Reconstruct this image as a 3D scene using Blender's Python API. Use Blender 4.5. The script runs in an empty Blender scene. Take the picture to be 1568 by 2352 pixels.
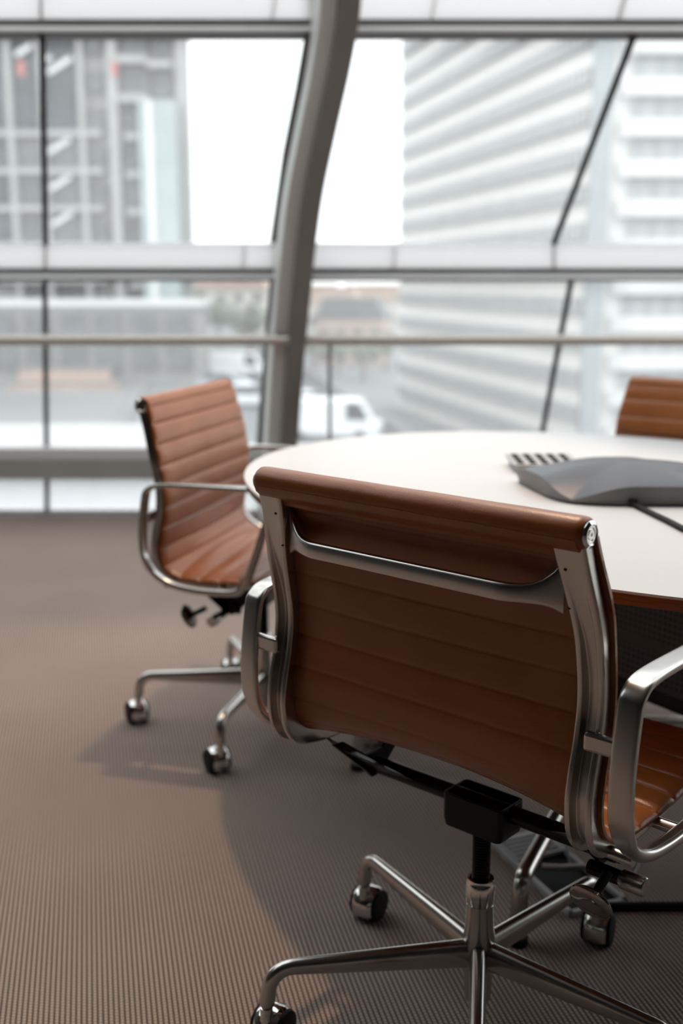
import bpy, bmesh, math, random
from mathutils import Vector, Matrix, noise
PI = math.pi
R = math.radians
random.seed(4)
S = bpy.context.scene
COL = S.collection

# ---------------------------------------------------------------- camera
F_PX, PITCH, CAM_H = 2530.5, 0.2044, 1.1509
cam_d = bpy.data.cameras.new('camera')
cam = bpy.data.objects.new('camera', cam_d)
COL.objects.link(cam)
cam_d.sensor_fit = 'VERTICAL'
cam_d.sensor_height = 36.0
cam_d.sensor_width = 24.0
cam_d.lens = F_PX / 2352 * 36.0
cam_d.clip_start = 0.05
cam_d.clip_end = 3000
cam.location = (0, 0, CAM_H)
cam.rotation_euler = (PI / 2 - PITCH, 0, 0)
cam_d.dof.use_dof = True
cam_d.dof.focus_distance = 1.45
cam_d.dof.aperture_fstop = 2.6
S.camera = cam

# ---------------------------------------------------------------- view, world, lights
S.view_settings.view_transform = 'Standard'
S.view_settings.look = 'None'
S.view_settings.gamma = 1.0
S.view_settings.use_curve_mapping = False
S.view_settings.exposure = 0.0
try:
    S.cycles.use_denoising = True
    S.cycles.max_bounces = 10
    S.cycles.transparent_max_bounces = 16
    S.cycles.sample_clamp_indirect = 6.0
    S.cycles.caustics_reflective = False
    S.cycles.caustics_refractive = False
except Exception:
    pass
SKY = 2.55
w = bpy.data.worlds.new('overcast_sky')
S.world = w
w.use_nodes = True
bg = w.node_tree.nodes['Background']
bg.inputs['Color'].default_value = (0.97, 0.985, 1.0, 1)
bg.inputs['Strength'].default_value = SKY

# ceiling downlight over the table (warm)
spot_d = bpy.data.lights.new('downlight', 'SPOT')
spot_d.energy = 138
spot_d.color = (1.0, 0.66, 0.42)
spot_d.spot_size = R(66)
spot_d.spot_blend = 0.35
spot_d.shadow_soft_size = 0.045
SPOT_LOC = (0.0, 2.72, 3.36)


# ---------------------------------------------------------------- helpers
def at(u, v, Y=None, z=None):
    """point of the place seen at photograph pixel (u, v) at depth Y or height z"""
    xc = (u - 784) / F_PX
    yc = (1176 - v) / F_PX
    c, s = math.cos(PITCH), math.sin(PITCH)
    d = Vector((xc, c + yc * s, -s + yc * c))
    t = (z - CAM_H) / d.z if z is not None else Y / d.y
    return Vector((0, 0, CAM_H)) + t * d


def tag(o, label=None, cat=None, group=None, kind=None):
    if label: o['label'] = label
    if cat: o['category'] = cat
    if group: o['group'] = group
    if kind: o['kind'] = kind
    return o


def empty(name, loc=(0, 0, 0), rz=0.0):
    o = bpy.data.objects.new(name, None)
    COL.objects.link(o)
    o.location = loc
    o.rotation_euler = (0, 0, rz)
    o.empty_display_size = 0.05
    return o


class MB:
    def __init__(self):
        self.v = []
        self.f = []
        self.m = []

    def add(self, vs, fs, mi=0):
        n = len(self.v)
        self.v += [tuple(p) for p in vs]
        self.f += [tuple(i + n for i in f) for f in fs]
        self.m += [mi] * len(fs)
        return self

    def box(self, c, s, rz=0.0, mi=0, rot=None):
        hx, hy, hz = s[0] / 2, s[1] / 2, s[2] / 2
        M = rot if rot is not None else Matrix.Rotation(rz, 3, 'Z')
        vs = [Vector(c) + M @ Vector((x, y, z)) for x in (-hx, hx) for y in (-hy, hy) for z in (-hz, hz)]
        return self.add(vs, [(0, 1, 3, 2), (4, 6, 7, 5), (0, 4, 5, 1), (2, 3, 7, 6), (0, 2, 6, 4), (1, 5, 7, 3)], mi)

    def prism(self, poly, axis, a, b, mi=0):
        """extrude 2D polygon between a and b on axis ('X','Y','Z')"""
        def P(p, t):
            return {'X': (t, p[0], p[1]), 'Y': (p[0], t, p[1]), 'Z': (p[0], p[1], t)}[axis]
        n = len(poly)
        vs = [P(p, a) for p in poly] + [P(p, b) for p in poly]
        fs = [tuple(range(n))[::-1], tuple(range(n, 2 * n))]
        fs += [(i, (i + 1) % n, n + (i + 1) % n, n + i) for i in range(n)]
        return self.add(vs, fs, mi)

    def lathe(self, prof, n=32, M=None, mi=0, cap=True):
        """prof list of (r, z) about Z, transformed by M"""
        vs, fs = [], []
        for r, z in prof:
            for i in range(n):
                a = 2 * PI * i / n
                vs.append(Vector((r * math.cos(a), r * math.sin(a), z)))
        for j in range(len(prof) - 1):
            for i in range(n):
                k = (i + 1) % n
                fs.append((j * n + i, j * n + k, (j + 1) * n + k, (j + 1) * n + i))
        if cap:
            fs.append(tuple(range(n))[::-1])
            fs.append(tuple(range((len(prof) - 1) * n, len(prof) * n)))
        if M is not None:
            vs = [M @ p for p in vs]
        return self.add(vs, fs, mi)

    def sweep(self, frames, secs, closed=False, cap=True, mi=0):
        """frames: list of (P, A, B); secs: one section list or one per frame"""
        if not isinstance(secs[0][0], (tuple, list)):
            secs = [secs] * len(frames)
        n = len(secs[0])
        vs, fs = [], []
        for (P, A, B), sec in zip(frames, secs):
            for a, b in sec:
                vs.append(P + A * a + B * b)
        m = len(frames)
        for j in range(m if closed else m - 1):
            k = (j + 1) % m
            for i in range(n):
                l = (i + 1) % n
                fs.append((j * n + i, j * n + l, k * n + l, k * n + i))
        if cap and not closed:
            fs.append(tuple(range(n))[::-1])
            fs.append(tuple(range((m - 1) * n, m * n)))
        return self.add(vs, fs, mi)

    def tube(self, pts, r, n=10, closed=False, mi=0):
        pts = [Vector(p) for p in pts]
        rs = r if isinstance(r, (list, tuple)) else [r] * len(pts)
        fr, prevA = [], None
        for i, p in enumerate(pts):
            if closed:
                t = pts[(i + 1) % len(pts)] - pts[i - 1]
            else:
                t = pts[min(i + 1, len(pts) - 1)] - pts[max(i - 1, 0)]
            t.normalize()
            A = prevA if prevA is not None else (Vector((0, 0, 1)) if abs(t.z) < 0.9 else Vector((1, 0, 0)))
            A = (A - t * A.dot(t)).normalized()
            prevA = A
            fr.append((p, A, t.cross(A)))
        secs = [[(rr * math.cos(2 * PI * k / n), rr * math.sin(2 * PI * k / n)) for k in range(n)] for rr in rs]
        return self.sweep(fr, secs, closed)

    def build(self, name, mat, parent=None, smooth=False, bevel=0.0, seg=2, sub=0, angle=40):
        me = bpy.data.meshes.new(name)
        me.from_pydata(self.v, [], self.f)
        mats = mat if isinstance(mat, (list, tuple)) else [mat]
        for q in mats:
            me.materials.append(q)
        for p, mi in zip(me.polygons, self.m):
            p.material_index = mi
        bm = bmesh.new()
        bm.from_mesh(me)
        bmesh.ops.recalc_face_normals(bm, faces=bm.faces)
        bm.to_mesh(me)
        bm.free()
        o = bpy.data.objects.new(name, me)
        COL.objects.link(o)
        if parent is not None:
            o.parent = parent
        if bevel:
            b = o.modifiers.new('bevel', 'BEVEL')
            b.width = bevel
            b.segments = seg
            b.limit_method = 'ANGLE'
            b.angle_limit = R(30)
        if sub:
            q = o.modifiers.new('sub', 'SUBSURF')
            q.levels = q.render_levels = sub
        if smooth:
            for p in me.polygons:
                p.use_smooth = True
            try:
                me.set_sharp_from_angle(angle=R(angle))
            except Exception:
                pass
        return o


def catmull(pts, n=6, closed=False):
    P = [Vector(p) for p in pts]
    out = []
    m = len(P)
    for i in range(m if closed else m - 1):
        if closed:
            a, b, c, d = P[i - 1], P[i], P[(i + 1) % m], P[(i + 2) % m]
        else:
            b, c = P[i], P[i + 1]
            a = P[i - 1] if i > 0 else b * 2 - c
            d = P[i + 2] if i + 2 < m else c * 2 - b
        for k in range(n):
            t = k / n
            out.append(0.5 * ((2 * b) + (c - a) * t + (2 * a - 5 * b + 4 * c - d) * t * t + (3 * b - a - 3 * c + d) * t ** 3))
    if not closed:
        out.append(P[-1])
    return out


def resample(pts, step, closed=False):
    P = [Vector(p) for p in pts]
    if closed:
        P.append(P[0])
    L = [0.0]
    for i in range(1, len(P)):
        L.append(L[-1] + (P[i] - P[i - 1]).length)
    n = max(2, int(round(L[-1] / step)))
    out, j = [], 0
    for k in range(n + (0 if closed else 1)):
        s = L[-1] * k / n
        while j < len(L) - 2 and L[j + 1] < s:
            j += 1
        t = (s - L[j]) / max(1e-9, L[j + 1] - L[j])
        out.append(P[j].lerp(P[j + 1], t))
    return out, L[-1]


def rrect(wd, ht, r, n=4):
    out = []
    for cx, cy, a0 in ((wd / 2 - r, ht / 2 - r, 0), (-wd / 2 + r, ht / 2 - r, 90), (-wd / 2 + r, -ht / 2 + r, 180), (wd / 2 - r, -ht / 2 + r, 270)):
        for k in range(n + 1):
            a = R(a0 + 90 * k / n)
            out.append((cx + r * math.cos(a), cy + r * math.sin(a)))
    return out


def frames_yz(pts, x):
    """frames along a path of (y, z) points in the plane X = x: A = X axis, B = in-plane normal"""
    out = []
    for i, p in enumerate(pts):
        a, b = pts[max(i - 1, 0)], pts[min(i + 1, len(pts) - 1)]
        t = (b - a).normalized()
        xx = x(i / (len(pts) - 1)) if callable(x) else x
        out.append((Vector((xx, p.x, p.y)), Vector((1, 0, 0)), Vector((0, -t.y, t.x))))
    return out


# ---------------------------------------------------------------- materials
def mat(name, color=(.8, .8, .8), rough=.5, metal=0.0, spec=.5, coat=0.0):
    m = bpy.data.materials.new(name)
    m.use_nodes = True
    b = m.node_tree.nodes['Principled BSDF']
    b.inputs['Base Color'].default_value = (*color, 1)
    b.inputs['Roughness'].default_value = rough
    b.inputs['Metallic'].default_value = metal
    b.inputs['Specular IOR Level'].default_value = spec
    b.inputs['Coat Weight'].default_value = coat
    return m


class NT:
    def __init__(self, m):
        self.t = m.node_tree
        self.b = m.node_tree.nodes['Principled BSDF']

    def n(self, kind, **kw):
        q = self.t.nodes.new(kind)
        for k, v in kw.items():
            if k.startswith('i_'):
                key = k[2:]
                q.inputs[int(key) if key.isdigit() else key.replace('_', ' ')].default_value = v
            else:
                setattr(q, k, v)
        return q

    def l(self, a, b):
        self.t.links.new(a, b)

    def math(self, op, a, b=None, c=None):
        q = self.t.nodes.new('ShaderNodeMath')
        q.operation = op
        for i, v in enumerate((a, b, c)):
            if v is None: continue
            if isinstance(v, (int, float)): q.inputs[i].default_value = v
            else: self.l(v, q.inputs[i])
        return q.outputs[0]

    def ramp(self, fac, stops):
        q = self.t.nodes.new('ShaderNodeValToRGB')
        els = q.color_ramp.elements
        while len(els) < len(stops):
            els.new(0.5)
        for e, (p, c) in zip(els, stops):
            e.position = p
            e.color = (*c, 1) if len(c) == 3 else c
        self.l(fac, q.inputs[0])
        return q.outputs[0]

    def noise(self, scale, detail=3, vec=None, rough=.5):
        q = self.n('ShaderNodeTexNoise', i_Scale=scale, i_Detail=detail, i_Roughness=rough)
        if vec is not None: self.l(vec, q.inputs['Vector'])
        return q.outputs['Fac']

    def obj(self, scale=(1, 1, 1), rot=(0, 0, 0)):
        c = self.n('ShaderNodeTexCoord')
        mp = self.n('ShaderNodeMapping')
        mp.inputs['Scale'].default_value = scale
        mp.inputs['Rotation'].default_value = rot
        self.l(c.outputs['Object'], mp.inputs['Vector'])
        return mp.outputs[0]

    def bump(self, h, strength=.3, dist=.001):
        q = self.n('ShaderNodeBump', i_Strength=strength, i_Distance=dist)
        self.l(h, q.inputs['Height'])
        self.l(q.outputs[0], self.b.inputs['Normal'])
        return q


def leather():
    m = mat('tan_leather', (.38, .135, .052), .30, spec=.5)
    t = NT(m)
    v = t.obj()
    big = t.noise(9, 3, v)
    col = t.ramp(big, [(.3, (.295, .086, .018)), (.7, (.345, .110, .026))])
    t.l(col, t.b.inputs['Base Color'])
    fine = t.noise(420, 4, v, .6)
    wr = t.noise(26, 3, t.obj((.55, 1.6, 1.6)), .5)
    h = t.math('ADD', t.math('MULTIPLY', fine, .35), t.math('MULTIPLY', wr, 1.5))
    t.bump(h, .35, .0022)
    return m


def metal(name, col, rough, brushed=.02):
    m = mat(name, col, rough, 1.0)
    t = NT(m)
    nz = t.noise(35, 4, t.obj())
    t.l(t.math('ADD', t.math('MULTIPLY', nz, brushed * 4), rough - brushed * 2), t.b.inputs['Roughness'])
    return m


def carpet():
    m = mat('woven_carpet', (.2, .16, .14), .95, spec=.1)
    t = NT(m)
    c = t.n('ShaderNodeTexCoord')
    mp = t.n('ShaderNodeMapping')
    mp.inputs['Rotation'].default_value = (0, 0, R(-12.8))
    t.l(c.outputs['Object'], mp.inputs['Vector'])
    sp = t.n('ShaderNodeSeparateXYZ')
    t.l(mp.outputs[0], sp.inputs[0])
    P = 0.0085
    u = t.math('DIVIDE', sp.outputs[0], P)
    cell = t.math('FLOOR', u)
    fr = t.math('SUBTRACT', t.math('FRACT', u), .5)
    cord = t.math('SUBTRACT', 1.0, t.math('POWER', t.math('MULTIPLY', t.math('ABSOLUTE', fr), 2.0), 2.2))
    odd = t.math('MODULO', cell, 2.0)
    vv = t.math('ADD', t.math('DIVIDE', sp.outputs[1], .0075), t.math('MULTIPLY', odd, .5))
    nub = t.math('ABSOLUTE', t.math('SINE', t.math('MULTIPLY', vv, PI)))
    h = t.math('MULTIPLY', cord, t.math('ADD', .62, t.math('MULTIPLY', nub, .38)))
    nz = t.noise(260, 3, mp.outputs[0], .6)
    h2 = t.math('ADD', t.math('MULTIPLY', h, .85), t.math('MULTIPLY', nz, .3))
    col = t.ramp(h2, [(.14, (.036, .027, .022)), (.5, (.198, .150, .127)), (.95, (.44, .345, .293))])
    big = t.noise(2.2, 3, mp.outputs[0])
    mx = t.n('ShaderNodeMix', data_type='RGBA', blend_type='MULTIPLY')
    mx.inputs[0].default_value = .5
    t.l(col, mx.inputs[6])
    t.l(t.ramp(big, [(.3, (.88, .88, .88)), (.7, (1.1, 1.1, 1.1))]), mx.inputs[7])
    t.l(mx.outputs[2], t.b.inputs['Base Color'])
    t.bump(h2, .7, .003)
    return m


def wood_edge():
    m = mat('plywood_edge', (.3, .16, .08), .5)
    t = NT(m)
    nz = t.noise(14, 4, t.obj((1, 1, 40)), .6)
    t.l(t.ramp(nz, [(.3, (.13, .066, .036)), (.6, (.30, .165, .095)), (.8, (.19, .10, .056))]), t.b.inputs['Base Color'])
    return m


def perforated():
    m = mat('perforated_black_steel', (.06, .06, .062), .45, spec=.4)
    t = NT(m)
    c = t.n('ShaderNodeTexCoord')
    sp = t.n('ShaderNodeSeparateXYZ')
    t.l(c.outputs['Object'], sp.inputs[0])
    a = t.math('SUBTRACT', t.math('FRACT', t.math('DIVIDE', sp.outputs[0], .0125)), .5)
    b = t.math('SUBTRACT', t.math('FRACT', t.math('DIVIDE', sp.outputs[2], .0125)), .5)
    d = t.math('SQRT', t.math('ADD', t.math('MULTIPLY', a, a), t.math('MULTIPLY', b, b)))
    hole = t.math('LESS_THAN', d, .29)
    rows = t.math('GREATER_THAN', t.math('FRACT', t.math('DIVIDE', sp.outputs[2], .095)), .26)
    k = t.math('MULTIPLY', hole, rows)
    t.l(t.ramp(k, [(0, (.075, .075, .078)), (1, (.001, .001, .001))]), t.b.inputs['Base Color'])
    return m


def speaker_mesh():
    m = mat('grey_speaker_mesh', (.2, .21, .23), .34, .5)
    t = NT(m)
    c = t.n('ShaderNodeTexCoord')
    sp = t.n('ShaderNodeSeparateXYZ')
    t.l(c.outputs['Object'], sp.inputs[0])
    k = t.math('ABSOLUTE', t.math('SINE', t.math('MULTIPLY', sp.outputs[0], PI / .0034)))
    kk = t.math('ABSOLUTE', t.math('SINE', t.math('MULTIPLY', sp.outputs[1], PI / .0034)))
    h = t.math('MULTIPLY', k, t.math('ADD', .6, t.math('MULTIPLY', kk, .4)))
    t.l(t.ramp(h, [(.1, (.022, .024, .028)), (.8, (.105, .112, .128))]), t.b.inputs['Base Color'])
    t.bump(h, .25, .0006)
    return m


def glass(name, veil=.12, tint=(.93, .95, .95)):
    m = bpy.data.materials.new(name)
    m.use_nodes = True
    nt = m.node_tree
    for q in list(nt.nodes):
        nt.nodes.remove(q)
    out = nt.nodes.new('ShaderNodeOutputMaterial')
    tr = nt.nodes.new('ShaderNodeBsdfTransparent')
    tr.inputs[0].default_value = (*tint, 1)
    tl = nt.nodes.new('ShaderNodeBsdfTranslucent')
    tl.inputs[0].default_value = (.95, .96, .97, 1)
    gl = nt.nodes.new('ShaderNodeBsdfGlossy')
    gl.inputs['Roughness'].default_value = .02
    lw = nt.nodes.new('ShaderNodeFresnel')
    ge = nt.nodes.new('ShaderNodeNewGeometry')
    io = nt.nodes.new('ShaderNodeMath')          # same reflectance from both faces of the pane
    io.operation = 'MULTIPLY_ADD'
    io.inputs[1].default_value = 1 / 1.45 - 1.45
    io.inputs[2].default_value = 1.45
    nt.links.new(ge.outputs['Backfacing'], io.inputs[0])
    nt.links.new(io.outputs[0], lw.inputs[0])
    m1 = nt.nodes.new('ShaderNodeMixShader')
    m1.inputs[0].default_value = veil
    nt.links.new(tr.outputs[0], m1.inputs[1])
    nt.links.new(tl.outputs[0], m1.inputs[2])
    m2 = nt.nodes.new('ShaderNodeMixShader')
    nt.links.new(lw.outputs[0], m2.inputs[0])
    nt.links.new(m1.outputs[0], m2.inputs[1])
    nt.links.new(gl.outputs[0], m2.inputs[2])
    nt.links.new(m2.outputs[0], out.inputs[0])
    return m


def opal(name, col=(.9, .9, .91), trans=.55):
    m = bpy.data.materials.new(name)
    m.use_nodes = True
    nt = m.node_tree
    b = nt.nodes['Principled BSDF']
    b.inputs['Base Color'].default_value = (*col, 1)
    b.inputs['Roughness'].default_value = .5
    tl = nt.nodes.new('ShaderNodeBsdfTranslucent')
    tl.inputs[0].default_value = (*col, 1)
    mx = nt.nodes.new('ShaderNodeMixShader')
    mx.inputs[0].default_value = trans
    nt.links.new(b.outputs[0], mx.inputs[1])
    nt.links.new(tl.outputs[0], mx.inputs[2])
    nt.links.new(mx.outputs[0], nt.nodes['Material Output'].inputs[0])
    return m


def mottled(name, c1, c2, scale=3, rough=.8, stretch=(1, 1, 1)):
    m = mat(name, c1, rough, spec=.2)
    t = NT(m)
    t.l(t.ramp(t.noise(scale, 4, t.obj(stretch)), [(.35, c1), (.65, c2)]), t.b.inputs['Base Color'])
    return m


M = {
    'leather': leather(),
    'alu': metal('polished_aluminium', (.53, .505, .475), .24),
    'chrome': metal('chrome', (.72, .70, .68), .06, .008),
    'dark_chrome': metal('smoked_chrome', (.34, .31, .29), .12, .01),
    'black': mottled('black_paint', (.007, .007, .008), (.010, .010, .011), 30, .32),
    'rubber': mottled('black_rubber', (.008, .008, .008), (.013, .013, .013), 40, .6),
    'carpet': carpet(),
    'white_top': mottled('white_laminate', (.635, .642, .65), (.645, .652, .66), 4, .45),
    'wood': wood_edge(),
    'perf': perforated(),
    'mesh': speaker_mesh(),
    'grey_plastic': mottled('grey_plastic', (.19, .187, .184), (.215, .21, .207), 20, .45),
    'light_plastic': mottled('light_grey_plastic', (.42, .42, .42), (.46, .46, .46), 20, .45),
    'steel': metal('facade_steel_bronze', (.34, .325, .30), .45, .03),
    'frame': mottled('facade_frame_paint', (.14, .133, .12), (.165, .156, .142), 5, .45),
    'frame_light': mottled('facade_frame_light', (.74, .73, .725), (.78, .77, .765), 5, .4),
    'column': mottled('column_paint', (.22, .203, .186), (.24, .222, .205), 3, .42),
    'column_lit': mottled('column_lit_paint', (.82, .84, .82), (.85, .87, .85), 3, .42),  # light on the column's left side, put into the colour
    'sill': mottled('sill_paint', (.38, .36, .34), (.41, .39, .37), 4, .5),
    'joint': mottled('dark_seal', (.018, .024, .020), (.03, .038, .032), 8, .5),
    'glass': glass('window_glass', .085),
    'glass_low': glass('floor_level_glass', .5, (.86, .89, .89)),
    'glass_roof': glass('clear_roof_glass', 0.0, (.96, .98, .98)),
    'spandrel': opal('white_spandrel_glass', (.90, .90, .905), .70),
    'rail': metal('handrail_steel', (.64, .595, .54), .48, .03),
    'wall': mottled('interior_wall', (.075, .069, .063), (.088, .081, .074), 2, .8),
    'ceiling': mottled('ceiling_paint', (.20, .19, .178), (.225, .212, .20), 2, .8),
    # outside; haze is put into the pale town and leaf colours
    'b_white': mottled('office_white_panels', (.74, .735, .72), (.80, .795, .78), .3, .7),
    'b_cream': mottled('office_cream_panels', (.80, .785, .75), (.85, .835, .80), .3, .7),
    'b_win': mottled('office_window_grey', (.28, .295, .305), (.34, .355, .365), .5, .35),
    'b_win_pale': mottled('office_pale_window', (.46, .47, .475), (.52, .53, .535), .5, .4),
    'b_mull': mottled('office_mullion', (.62, .62, .61), (.68, .68, .67), .5, .6),
    'b_strip': mottled('office_corner_grey', (.36, .39, .405), (.41, .44, .455), .5, .5),
    'c_conc': mottled('tower_concrete', (.29, .285, .28), (.335, .33, .325), .4, .8),
    'c_light': mottled('tower_light_concrete', (.38, .378, .375), (.43, .428, .425), .4, .8),
    'c_dark': mottled('tower_dark_glazing', (.045, .055, .062), (.08, .092, .10), .4, .3),
    'c_win': mottled('tower_window', (.13, .137, .142), (.18, .187, .192), .6, .4),
    'c_aqua': mottled('tower_aqua_glass', (.36, .42, .43), (.42, .48, .49), .4, .3),
    'c_red': mottled('red_sheet', (.55, .17, .15), (.6, .2, .18), 1, .7),
    'asphalt': mottled('street_asphalt', (.215, .225, .232), (.26, .27, .275), .08, .9),
    'pave': mottled('pale_paving', (.23, .237, .24), (.28, .285, .287), .1, .9),
    'brick': mottled('pinkish_brick', (.50, .33, .27), (.60, .43, .36), 2, .9),
    'terra': mottled('terracotta', (.54, .42, .36), (.60, .49, .43), .4, .9),
    'house': mottled('pale_render', (.60, .57, .53), (.66, .63, .59), .4, .9),
    'leaf': mottled('tree_leaf', (.30, .33, .26), (.42, .45, .37), 1.2, .9),
    'trunk': mottled('tree_bark', (.2, .15, .11), (.26, .2, .15), 4, .9),
    'car_white': mat('car_white', (.82, .84, .86), .3, coat=.4),
    'car_blue': mat('car_pale_blue', (.42, .50, .58), .3, coat=.4),
    'car_grey': mat('car_grey', (.35, .37, .39), .3, coat=.4),
    'car_glass': mat('car_window', (.05, .06, .07), .1),
}
NT(M['car_white']); NT(M['car_blue'])

# ================================================================ THE ROOM
# the facade leans inwards and slightly sideways as it rises; depth by photograph row
FAC = [(1400, 5.47), (1183, 5.47), (1030, 5.42), (800, 5.25), (640, 5.10), (560, 5.03), (300, 4.78), (75, 4.56), (0, 4.48), (-500, 4.0)]


def facY(v):
    for (a, ya), (b, yb) in zip(FAC, FAC[1:]):
        if b <= v <= a:
            return ya + (yb - ya) * (v - a) / (b - a)
    return FAC[-1][1]


def fp(u, v, off=0.0):
    return at(u, v, Y=facY(v) + off)


def structure(o):
    o['kind'] = 'structure'
    return o


ROOM_X0, ROOM_X1, ROOM_Y0 = -4.6, 4.6, -3.6
mb = MB()
mb.box((0, (ROOM_Y0 + 5.6) / 2, -.06), (ROOM_X1 - ROOM_X0, 5.6 - ROOM_Y0, .12))
structure(mb.build('floor', M['carpet']))
mb = MB().box((0, ROOM_Y0 - .05, 1.7), (ROOM_X1 - ROOM_X0 + .2, .1, 3.4))
structure(mb.build('wall_back', M['wall']))
mb = MB().box((ROOM_X0 - .05, .95, 1.7), (.1, 9.3, 3.4))
structure(mb.build('wall_left', M['wall']))
mb = MB().box((ROOM_X1 + .05, -.95, 1.7), (.1, 5.5, 3.4))
structure(mb.build('wall_right', M['wall']))
# unseen glazing round the right corner, added for daylight from that side
mb = MB().box((ROOM_X1 + .05, 3.65, .15), (.1, 3.7, .3))
structure(mb.build('trim_10', M['sill']))
for i_, y_ in enumerate((1.85, 3.65, 5.45)):
    structure(MB().box((ROOM_X1 + .05, y_, 1.7), (.1, .08, 3.4)).build('trim_%d' % (11 + i_), M['frame']))
for i_, y_ in enumerate((2.75, 4.55)):
    structure(MB().box((ROOM_X1 + .05, y_, 1.85), (.012, 1.72, 3.1)).build('window_%d' % (90 + i_), M['glass_roof']))
TOPY = 4.02
ROOF0 = 1.65
# solid ceiling behind, glazed roof bay over the table side
mb = MB().box((0, (-3.65 + ROOF0) / 2, 3.45), (9.4, ROOF0 + 3.65, .1))
structure(mb.build('ceiling', M['ceiling']))
k = 0
for i in range(6):
    x0 = -4.6 + i * 9.2 / 6
    x1 = x0 + 9.2 / 6
    mb = MB().box(((x0 + x1) / 2, (ROOF0 + TOPY) / 2, 3.42), (x1 - x0 - .06, TOPY - ROOF0, .012))
    k += 1
    structure(mb.build('window_%d' % k, M['glass_roof']))
    mb = MB().box((x0, (ROOF0 + TOPY) / 2, 3.42), (.05, TOPY - ROOF0, .10))
    structure(mb.build('trim_%d' % (20 + i), M['frame']))
for i, y in enumerate((ROOF0 + .03, 2.95, TOPY)):
    mb = MB().box((0, y, 3.44), (9.3, .08, .12))
    structure(mb.build('trim_%d' % (30 + i), M['frame']))

# facade bands: horizontal members given by photograph rows
UL, UR = -1500, 3100     # how far the bands run left and right


def band(name, v0, v1, off0, off1, m, nseg=1, bevel=.004):
    """a bar running along the facade; rows v0 (top) and v1 (bottom); off0/off1 = front and back depth offsets"""
    Yf = facY((v0 + v1) / 2)
    z1 = at(784, v0, Y=Yf + off0).z
    z0 = at(784, v1, Y=Yf + off0).z
    mb = MB().box((0, Yf + (off0 + off1) / 2, (z0 + z1) / 2), (9.2, off1 - off0, z1 - z0))
    return structure(mb.build(name, m, bevel=bevel))


# upper beam: dark lip, light web, dark lip
def ibeam(i0, va, vb, vc, vd):
    band('trim_%d' % i0, va, vb, -.055, .07, M['frame'])
    Yf = facY((vb + vc) / 2)
    z1, z0 = at(784, vb, Y=Yf - .04).z, at(784, vc, Y=Yf - .06).z
    mb = MB().prism([(Yf - .085, z0 - .004), (Yf - .083, z0 + .004), (Yf - .045, z1 + .004), (Yf + .06, z1 + .004), (Yf + .06, z0 - .004)], 'X', -4.6, 4.6)
    structure(mb.build('trim_%d' % (i0 + 1), M['frame_light']))
    band('trim_%d' % (i0 + 2), vc, vd, -.055, .07, M['frame'])


ibeam(1, 43, 58, 70, 77)
ibeam(4, 616, 626, 638, 646)
# sill beam and the glazing bar at the floor
band('trim_7', 1030, 1054, -.10, .08, M['frame_light'])
band('trim_8', 1054, 1101, -.13, .08, M['sill'])
band('trim_9', 1172, 1190, -.02, .10, M['frame_light'])


def quad_panel(name, pts, m, th=.012):
    p = [Vector(q) for q in pts]
    n = (p[1] - p[0]).cross(p[3] - p[0]).normalized() * th / 2
    mb = MB().add([q - n for q in p] + [q + n for q in p],
                  [(0, 1, 2, 3), (7, 6, 5, 4), (0, 4, 5, 1), (1, 5, 6, 2), (2, 6, 7, 3), (3, 7, 4, 0)])
    return structure(mb.build(name, m))


# glazing joints (photograph columns at the top and bottom of each zone)
zones = [  # v_top, v_bottom, left joint, column, right joint
    (77, 560, (97, 105), (770, 690), (1457, 1271), M['glass']),
    (646, 1030, (103, 107), (672, 650), (1311, 1238), M['glass']),
    (1101, 1174, (108, 108), (650, 645), (1228, 1218), M['glass_low']),
]
for vt, vb, lj, cj, rj, gm in zones:
    edges = [(UL, UL), lj, cj, rj, (UR, UR)]
    for (a0, a1), (b0, b1) in zip(edges, edges[1:]):
        k += 1
        quad_panel('window_%d' % k, [fp(a1, vb + 3), fp(b1, vb + 3), fp(b0, vt - 3), fp(a0, vt - 3)], gm)
# glass above the top beam, up to the roof, and the white spandrels
k += 1
quad_panel('window_%d' % k, [fp(UL, -120), fp(UR, -120), Vector((4.6, TOPY, 3.42)), Vector((-4.6, TOPY, 3.42))], M['glass_roof'])
sp_k = 40
for vt, vb, lj, cj, rj in ((560, 617, 105, 690, 1271), (-120, 44, 95, 790, 1422)):
    for a, b in ((UL, lj), (lj, cj), (cj, rj), (rj, UR)):
        sl = 0 if vt > 0 else (28 if a == rj or b == rj else 0)
        a0 = a + (sl if a == rj else 0)
        b0 = b + (sl if b == rj else 0)
        quad_panel('trim_%d' % sp_k, [fp(a + 2.5, vb, -.012), fp(b - 2.5, vb, -.012), fp(b0 - 2.5, vt, -.012), fp(a0 + 2.5, vt, -.012)], M['spandrel'], .02)
        sp_k += 1


def seal(name, p, q, wd, m=None):
    """a slim dark joint strip between two points of the facade"""
    p, q = Vector(p), Vector(q)
    t = (q - p).normalized()
    A = Vector((1, 0, 0))
    A = (A - t * A.dot(t)).normalized()
    B = t.cross(A)
    mb = MB().sweep([(p, A, B), (q, A, B)], rrect(wd, .03, .004, 2))
    return structure(mb.build(name, m or M['joint']))


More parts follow.
